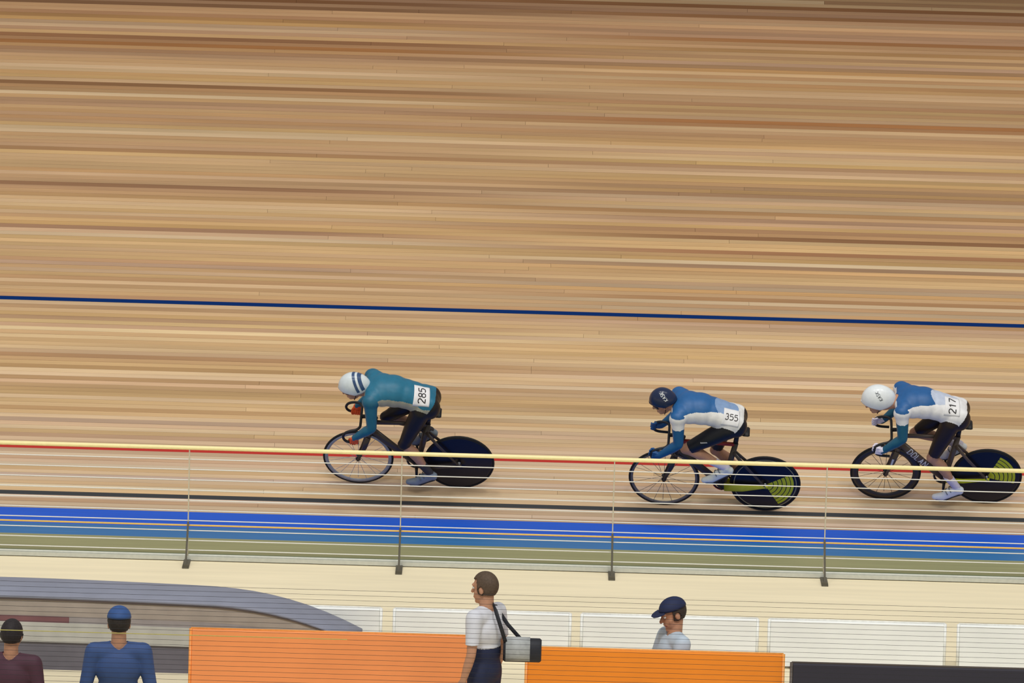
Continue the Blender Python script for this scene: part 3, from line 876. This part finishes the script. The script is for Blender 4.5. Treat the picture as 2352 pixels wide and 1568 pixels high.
bicycle(M1, 'black track bicycle with pale front rim and all-dark rear disc, leftmost of the three', -92,
        dict(name='bike_a', frame=(72, 62, 56), rim=(150, 152, 156), rim_depth=.030, spoke=(170, 172, 178), sector=(999, 0), bar=(34, 32, 32)))
bicycle(M2, 'track bicycle with red top tube and lime rear stays under the navy-helmeted rider', 52,
        dict(name='bike_b', frame=(66, 60, 58), top=(150, 40, 26), stay=(196, 196, 36), rim=(104, 100, 98), rim_depth=.022, spoke=(110, 108, 104), sector=(150, 236), ring=True, chain=(200, 44, 30), deep=.050, lime=(150, 148, 40), bar=(28, 34, 46)))
bicycle(M3, 'dark grey track bicycle with white lettering and lime-patched rear disc, rightmost', -88,
        dict(name='bike_c', frame=(92, 78, 68), stay=(196, 202, 30), rim=(52, 48, 46), rim_depth=.058, spoke=(70, 66, 62), sector=(112, 192), text='DOLAN', fork_mark=True, bar=(30, 30, 32)))

rider(M1, 'cyclist in teal skinsuit with white helmet and orange gloves, leading the line', -92,
      dict(n='rider_a', head=(1.005, 1.225), nod=24, hs=1.08, rim_z=-.045, px=.02, hold=(.985, .211, .719), tang=(1, 0, .08), elbow=(.815, .255, .955),
           panel=.030, top=(36, 112, 142), side=(170, 168, 150), back=(40, 116, 148), shorts=(30, 24, 22), sleeve=(38, 104, 132), shorts_x=.27,
           suit_label='teal and black racing skinsuit', helmet=(222, 232, 236), helmet_label='white aero helmet', trim=(58, 84, 124), trim_at=((-.115, -.085), (-.065, -.04)),
           glove=(246, 92, 34), shoe=(128, 140, 152), sock=(60, 58, 62), bib=(.37, .055, 1.2, .20, .155, False), number='285', num_h=.068, knee_cover=True))
rider(M2, 'cyclist with navy helmet, blue gloves and white-sided skinsuit, middle of the three', 52,
      dict(n='rider_b', head=(1.000, 1.262), nod=28, white_shoulder=True, hold=(1.082, .206, .795), tang=(-.12, 0, 1), elbow=(.835, .25, .965),
           panel=.084, panel_slope=-.14, top=(38, 98, 158), side=(236, 236, 234), back=(132, 160, 200), shorts=(22, 24, 32), sleeve=(30, 92, 142), shorts_x=.245, fade=(.50, 1),
           suit_label='blue, white and black racing skinsuit', helmet=(34, 46, 78), helmet_label='navy helmet with white lettering', mark='KASK', mark_rgb=(235, 240, 240),
           glove=(28, 82, 140), shoe=(226, 232, 226), sock=(224, 218, 232), bib=(.375, .075, 1.17, .16, .16, True), bib_up=(-.1, -.75, .6), bib_dir=(-.35, .55, .75), number='355', num_h=.055, tail=.128, thigh_mark=(.60, .19, .95)))
rider(M3, 'cyclist with white helmet, white gloves and blue-shouldered white skinsuit, last in line', -88,
      dict(n='rider_c', head=(1.085, 1.205), nod=22, hs=1.15, rim_z=-.062, white_shoulder=True, hold=(1.082, .206, .790), tang=(-.12, 0, 1), elbow=(.835, .25, .965),
           panel=.092, panel_slope=-.15, top=(36, 94, 154), side=(238, 238, 240), back=(196, 206, 226), shorts=(40, 28, 24), sleeve=(34, 96, 124), shorts_x=.25, fade=(.56, 1),
           suit_label='white, blue and black racing skinsuit', helmet=(236, 242, 246), helmet_label='glossy white aero helmet', mark='KASK', mark_rgb=(50, 60, 70),
           glove=(236, 230, 246), shoe=(228, 232, 236), sock=(216, 208, 222), bib=(.395, .05, 1.2, .19, .15, False), number='217', num_h=.068))

# ================================================================== infield
# row of low white advertising boards
def low_board(x0, x1, yb, h, rgb, name, label, cat, group, frame_rgb, thick=.05):
    root = tag(empty(name, ((x0 + x1) / 2, yb, 0)), label, cat, group)
    w = x1 - x0
    tl = Matrix.Rotation(radians(-6), 3, 'X')
    g = MB(); R = tl
    nb = 8
    prof = [(-thick / 2, .02), (-thick / 2, h - .012), (-thick / 2 + .012, h), (thick / 2 - .012, h), (thick / 2, h - .012), (thick / 2, .02)]
    g.loft([[R @ Vector((x, y, z)) for y, z in prof] for x in (-w / 2 + .012, w / 2 - .012)])
    g.build('panel', mat(name + str(rgb), rgb, 0.45, 0.05, 2.0), root)
    e = MB()
    for sx in (-1, 1): e.tube([R @ Vector((sx * (w / 2), 0, .01)), R @ Vector((sx * w / 2, 0, h + .004))], .014, 8)
    e.tube([R @ Vector((-w / 2, 0, h + .004)), R @ Vector((w / 2, 0, h + .004))], .010, 8)
    e.build('edge_frame', mat(name + 'edge' + str(frame_rgb), frame_rgb, 0.4), root, True)
    for sx in (-.36, .36):
        f = MB(); f.box((sx * w, .13, .012), (.05, .36, .024)); f.tube([(sx * w, .28, .02), R @ Vector((sx * w, thick / 2, h * .75))], .012, 8)
        f.build('support_leg', mat('board_leg', (70, 70, 70), 0.5), root)
    return root
rights = [(-1.10, ''), (.515, ''), (2.115, ''), (3.715, ''), (5.33, '')]
wlab = ['plain white low board partly behind the right end of the grey cover',
        'plain white low board behind the person in the white shirt', 'plain white low board behind the person in pale blue', 'clearest plain white low board, second from the right edge', 'plain white low board at the right edge of the picture']
for (xr, _), lb in zip(rights, wlab):
    low_board(xr - 1.50, xr, -5.93, .415, (240, 243, 240), 'advertising_board', lb, 'board', 'row of low white boards on the infield', (238, 240, 236))
# tall orange boards in front, dark one to the right
low_board(-2.55, -.17, -9.4, .96, (250, 156, 92), 'barrier_board', 'orange barrier board left of the person in the white shirt', 'board', 'orange barrier boards', (248, 160, 80))
low_board(.14, 2.18, -9.72, .955, (250, 146, 40), 'barrier_board', 'orange barrier board in front of the person in pale blue', 'board', 'orange barrier boards', (252, 170, 84))
low_board(2.24, 5.2, -9.9, .93, (52, 50, 60), 'barrier_board', 'dark barrier board at the lower right corner', 'board', None, (96, 86, 78))

# long low grey-covered stack at the left
def covered_stack():
    root = tag(empty('covered_stack', (-3.35, -6.45, 0)), 'long low stack under a rounded grey cover left of the white boards', 'covered stack')
    def prof(k, inset=0.0, z0=0.0, z1=1.0):
        H = .69 * (1 - .10 * max(0, (k - .35) / .65) ** 1.5 - .45 * max(0, (k - .70) / .30) ** 2.2); D = .32
        return H, D
    xs = np.linspace(-2.4, 2.1, 30)
    def ring(x, za, zb, grow):
        k = (x + 2.4) / 4.5; H, D = prof(k); D += grow; pts = []
        for q in range(13):
            a = pi * q / 12; pts.append(Vector((x, -D * np.sign(cos(a)) * abs(cos(a)) ** .45, zb * H * sin(a) ** .5 if za == 0 else 0)))
        return pts
    def band(z0, z1, grow, name, rgb, xa=-2.4, xb=2.1):
        g = MB(); rr = []
        for x in np.linspace(xa, xb, 26):
            k = (x + 2.4) / 4.5; H, D = prof(k); D += grow
            rr.append([(x, -D, z0 * H), (x, -D, z1 * H), (x, D, z1 * H), (x, D, z0 * H)])
        g.loft(rr); return g.build(name, mat('stack_' + name, rgb, 0.7, 0.08, 6), root)
    band(0, .35, -.01, 'base', (104, 102, 112))
    band(.35, .595, .01, 'skirt', (182, 182, 176))
    band(.595, .67, .006, 'maroon_band', (122, 84, 88), -2.4, -.35)
    band(.595, .67, .004, 'grey_band', (150, 144, 144), -.35, 2.1)
    band(.67, .87, .0, 'upper_cloth', (162, 152, 143))
    band(.87, .892, .012, 'seam', (84, 74, 72))
    g = MB(); rr = []
    for x in xs:
        k = (x + 2.4) / 4.5; H, D = prof(k); D += .012
        rr.append([(x, -D * cos(pi * q / 10), H * (.892 + .11 * sin(pi * q / 10))) for q in range(11)])
    g.loft(rr); g.build('cover', mat('stack_cover', (138, 142, 158), 0.7, 0.06, 5), root, True)
covered_stack()

# ------------------------------------------------------------------ people on the infield
def bystander(loc, rz, label, sp):
    root = tag(empty('person', loc), label, 'person', 'people on the infield'); root.rotation_euler = (0, 0, rz)
    B = Body(); sit = sp.get('sit', False); k = sp.get('scale', 1.0)
    dz = -.47 if sit else 0.0
    V = lambda x, y, z: Vector((x, y, z + dz)) * k
    lean = sp.get('lean', 0.0)
    L = lambda z: lean * max(0, z - .95)
    B.ell(V(0, 0, .97), (.115 * k, .165 * k, .13 * k), 'pelvis'); B.ell(V(L(1.12), 0, 1.12), (.108 * k, .150 * k, .15 * k), 'belly')
    B.ell(V(L(1.29), 0, 1.29), (.120 * k, .172 * k, .16 * k), 'chest')
    B.cap(V(L(1.41), -.13, 1.41), V(L(1.41), .13, 1.41), .068 * k, .068 * k, 'chest')
    HM = Matrix.Translation(V(L(1.6) + .02, 0, 1.625)) @ Matrix.Rotation(radians(sp.get('nod', 5)), 4, 'Y') @ Matrix.Scale(k, 4)
    B.cap(V(L(1.42), 0, 1.42), HM @ Vector((-.02, 0, -.05)), .062 * k, .055 * k, 'neck')
    head_prims(B, HM)
    for s in (-1, 1):
        S = V(L(1.42), s * .185, 1.415)
        if sit: E = V(L(1.2) + .08, s * .25, 1.15); W = V(.30, s * .16, 1.06)
        elif sp.get('reach') and s == sp['reach']: E = V(.12, s * .26, 1.17); W = V(.34, s * .18, 1.22)
        else: E = V(-.02, s * .25, 1.13); W = V(.05, s * .26, .89)
        B.cap(S, S.lerp(E, .5), .062 * k, .050 * k, 'upper_arm'); B.cap(S.lerp(E, .45), E, .050 * k, .041 * k, 'upper_arm')
        B.cap(E, E.lerp(W, .4), .042 * k, .042 * k, 'forearm'); B.cap(E.lerp(W, .35), W, .042 * k, .028 * k, 'forearm')
        d = (W - E).normalized(); side = Vector((1, 0, 0)) if abs(d.x) < .6 else Vector((0, -s, 0)); side = (side - d * d.dot(side)).normalized()
        nrm = d.cross(side)
        for i, ln in enumerate((.068, .078, .072, .056)):
            o = W + d * .085 * k + side * (.030 - .0205 * i) * k
            B.cap(W + side * (.018 - .012 * i) * k, o, .020 * k, .0125 * k, 'hand')
            m = o + d * ln * .5 * k + nrm * .006 * s * k; e = m + d * ln * .42 * k + nrm * .018 * s * k
            B.cap(o, m, .0095 * k, .009 * k, 'hand'); B.cap(m, e, .009 * k, .008 * k, 'hand')
        t0 = W + d * .03 * k + side * .022 * k; t1 = t0 + (d * .6 + side * .8) * .04 * k; B.cap(t0, t1, .014 * k, .011 * k, 'hand'); B.cap(t1, t1 + d * .035 * k, .011 * k, .009 * k, 'hand')
        hip = V(0, s * .09, .95)
        if sit: knee = V(.44, s * .13, .95); ank = V(.42, s * .13, .555)
        else: knee = V(.015, s * .10, .50); ank = V(-.02, s * .11, .09)
        B.cap(hip, hip.lerp(knee, .5), .088 * k, .074 * k, 'thigh'); B.cap(hip.lerp(knee, .45), knee, .075 * k, .055 * k, 'thigh')
        B.cap(knee, knee.lerp(ank, .4), .053 * k, .054 * k, 'calf'); B.cap(knee.lerp(ank, .35), ank, .053 * k, .037 * k, 'calf')
        toe = ank + Vector((.17, s * .02, -.052)) * k
        B.cap(ank, ank + Vector((-.03, 0, -.045)) * k, .036 * k, .032 * k, 'foot'); B.cap(ank, toe, .036 * k, .028 * k, 'foot')
        Sh = Body(); Sh.cap(ank + Vector((-.032, 0, -.05)) * k, toe, .040 * k, .036 * k, 'shoe'); Sh.cap(ank + Vector((0, 0, -.01)), ank + Vector((.06, 0, -.045)) * k, .043 * k, .038 * k, 'shoe')
        link('shoe', Sh.fuse(.008, 3), mat('walking_shoe', (60, 58, 60), 0.6), root, True)
    me = B.fuse(.0072, 3); lab, cc = B.labels(me)
    relax(me, face_to_vert(me, np.isin(lab, ['pelvis', 'belly', 'chest', 'upper_arm', 'thigh', 'calf', 'forearm'])), 34); lab, cc = B.labels(me)
    me.materials.clear(); me.materials.append(mat('skin', (196, 146, 116), 0.5)); me.materials.append(mat('lips', (160, 92, 82), 0.5)); me.materials.append(mat('hair_' + sp['n'], sp['hair'], 0.7, 0.2, 60))
    inv = HM.inverted(); hc = np.array([tuple(inv @ Vector(c)) for c in cc]) 
    hair = (lab == 'skull') & ((hc[:, 0] < .02) | (hc[:, 2] > .075)) & (hc[:, 2] > -.05)
    me.polygons.foreach_set('material_index', np.where(lab == 'lips', 1, 0).astype(int).tolist())
    link('body', me, None, root, True)
    hz = sp.get('hem', .93) + dz
    top = np.isin(lab, ['chest', 'belly', 'upper_arm'] + (['forearm'] if sp.get('long') else []) + ['pelvis']) & (cc[:, 2] / k > hz)
    if not sp.get('long'): top &= ~((lab == 'upper_arm') & (cc[:, 2] / k < 1.21 + dz))
    t = garment(me, top, .012); t.materials.append(mat('shirt_' + sp['n'], sp['shirt'], 0.7, 0.06, 12)); link(sp.get('top_name', 'shirt'), t, None, root)
    leg = np.isin(lab, ['pelvis', 'thigh', 'belly', 'chest'] + (['calf'] if not sp.get('shorts') else [])) & ~top
    t = garment(me, leg, .010); t.materials.append(mat('trousers_' + sp['n'], sp['trousers'], 0.75, 0.08, 15)); link('trousers', t, None, root)
    h = garment(me, hair, .012 * k); h.materials.append(mat('hair_' + sp['n'], sp['hair'], 0.8, 0.25, 70)); link('hair', h, None, root)
    if sp.get('cap'):
        g = MB(); rr = []
        for i in range(9):
            a = pi / 2 * i / 8 * .985
            rr.append([HM @ Vector((-.012 + .116 * cos(a) * cos(q), .092 * cos(a) * sin(q), .045 + .093 * sin(a))) for q in [2 * pi * j / 24 for j in range(24)]])
        g.loft(rr)
        c = g.build('cap', mat('cap_' + sp['n'], sp['cap'], 0.7, 0.06), root, True)
        g = MB(); rr = []
        for i, u in enumerate((.0, .35, .7, 1.0)):
            w = .080 * math.sqrt(1 - (u * .93) ** 2)
            x = .085 + .085 * u
            rr.append([HM @ Vector((x, -w, .044 - .012 * u)), HM @ Vector((x, w, .044 - .012 * u)), HM @ Vector((x, w, .050 - .012 * u)), HM @ Vector((x, -w, .050 - .012 * u))])
        g.loft(rr); g.build('cap_brim', mat('cap_' + sp['n'], sp['cap'], 0.7), c)
    eyes(HM, root)
    return root
bystander((-.19, -10.45, 0), radians(150), 'person in white shirt and navy trousers standing between the orange boards',
          dict(n='p1', hair=(88, 72, 58), shirt=(222, 224, 232), trousers=(34, 42, 72), hem=1.16, scale=.985))
bystander((1.32, -9.15, 0), radians(200), 'seated person in pale blue jacket and navy cap behind the orange board',
          dict(n='p2', hair=(60, 50, 44), shirt=(196, 212, 226), trousers=(44, 52, 80), sit=True, cap=(34, 44, 80), long=True, top_name='jacket', hem=.9, nod=18, scale=1.0))
def stool(loc):
    root = tag(empty('folding_stool', loc), 'small dark stool under the seated person in pale blue', 'stool')
    MB().lathe([(0, .40), (.17, .40), (.18, .385), (.17, .37), (0, .37)], 24, 'z', closed=False).build('seat', mat('stool_seat', (40, 40, 44), 0.6), root, True)
    for q in range(4):
        a = pi / 4 + q * pi / 2
        MB().tube([(.11 * cos(a), .11 * sin(a), .375), (.17 * cos(a), .17 * sin(a), .0)], .011, 8).build('leg', mat('stool_leg', (130, 130, 134), 0.3, metal=.8), root, True)
stool((1.32, -9.15, 0))
bystander((-2.95, -12.2, 0), radians(95), 'person in royal blue cap and blue jacket in the lower left',
          dict(n='p3', hair=(50, 44, 40), shirt=(62, 88, 140), trousers=(40, 40, 60), cap=(58, 92, 150), long=True, top_name='jacket', scale=1.0))
bystander((-3.75, -12.35, 0), radians(80), 'person in dark plum jacket at the lower left corner',
          dict(n='p4', hair=(44, 38, 40), shirt=(84, 52, 66), trousers=(40, 38, 48), long=True, top_name='jacket', scale=.95))
# bag slung on the standing person's side
def shoulder_bag(loc):
    root = tag(empty('shoulder_bag', loc), 'black shoulder bag with grey flap beside the person in white shirt', 'bag')
    g = MB(); prof = []
    for x, s in ((-.15, .85), (-.135, .97), (.135, .97), (.15, .85)):
        prof.append([Vector((x, .06 * s * cos(a) * 1.15, .10 * s * sin(a))) for a in [2 * pi * q / 16 for q in range(16)]])
    g.loft(prof); g.build('body', mat('bag_black', (40, 42, 50), 0.6), root, True)
    g = MB(); g.loft([[Vector((x, .073 * cos(a), .104 * sin(a))) for a in [radians(q) for q in range(40, 231, 19)]] for x in (-.13, .06)], cap=False)
    fl_ = g.build('flap', mat('bag_flap', (178, 182, 182), 0.6), root, True); q = fl_.modifiers.new('t', 'SOLIDIFY'); q.thickness = .008
    g = MB().tube([(-.13, -.04, .06), (-.17, -.13, .20), (-.215, -.11, .33), (-.24, 0, .365), (-.22, .08, .33), (-.12, .10, .18), (-.02, .06, .08)], .011, 8, flat=(1.4, .5)); g.build('strap', mat('bag_black', (40, 42, 50), 0.6), root, True)
shoulder_bag((.10, -10.47, 1.12))

# ------------------------------------------------------------------ near wire screen
def wire_screen():
    Y = -13.3
    root = tag(empty('wire_screen', (0, Y, 0)), 'fine dark horizontal wires of the screen nearest the camera', 'wire screen')
    dark = mat('screen_wire', (46, 44, 48), 0.5, 0.05)
    me = MB().tube([(-6, 0, 0), (6, 0, 0)], .0012, 5).mesh('wire'); me.materials.append(dark)
    z = 2.17
    while z > 1.20:
        o = bpy.data.objects.new('wire', me); COL.objects.link(o); o.parent = root; o.location = (0, 0, z); z -= .0372
    MB().tube([(-6, 0, 1.80), (-1.20, 0, 1.80)], .0032, 6).build('yellow_cord', mat('cord_yellow', (206, 196, 110), 0.5), root)
    pm = MB(); pm.box((0, 0, 1.09), (.02, .03, 2.18)); pm.box((0, 0, .008), (.14, .14, .016))
    me = pm.mesh('post'); me.materials.append(mat('screen_post', (120, 118, 112), 0.5))
    for x in (-6.0, 6.0):
        o = bpy.data.objects.new('post', me); COL.objects.link(o); o.parent = root; o.location = (x, 0, 0)
    MB().box((0, 0, 1.17), (12, .02, .03)).build('lower_rail', mat('screen_post', (120, 118, 112), 0.5), root)
wire_screen()
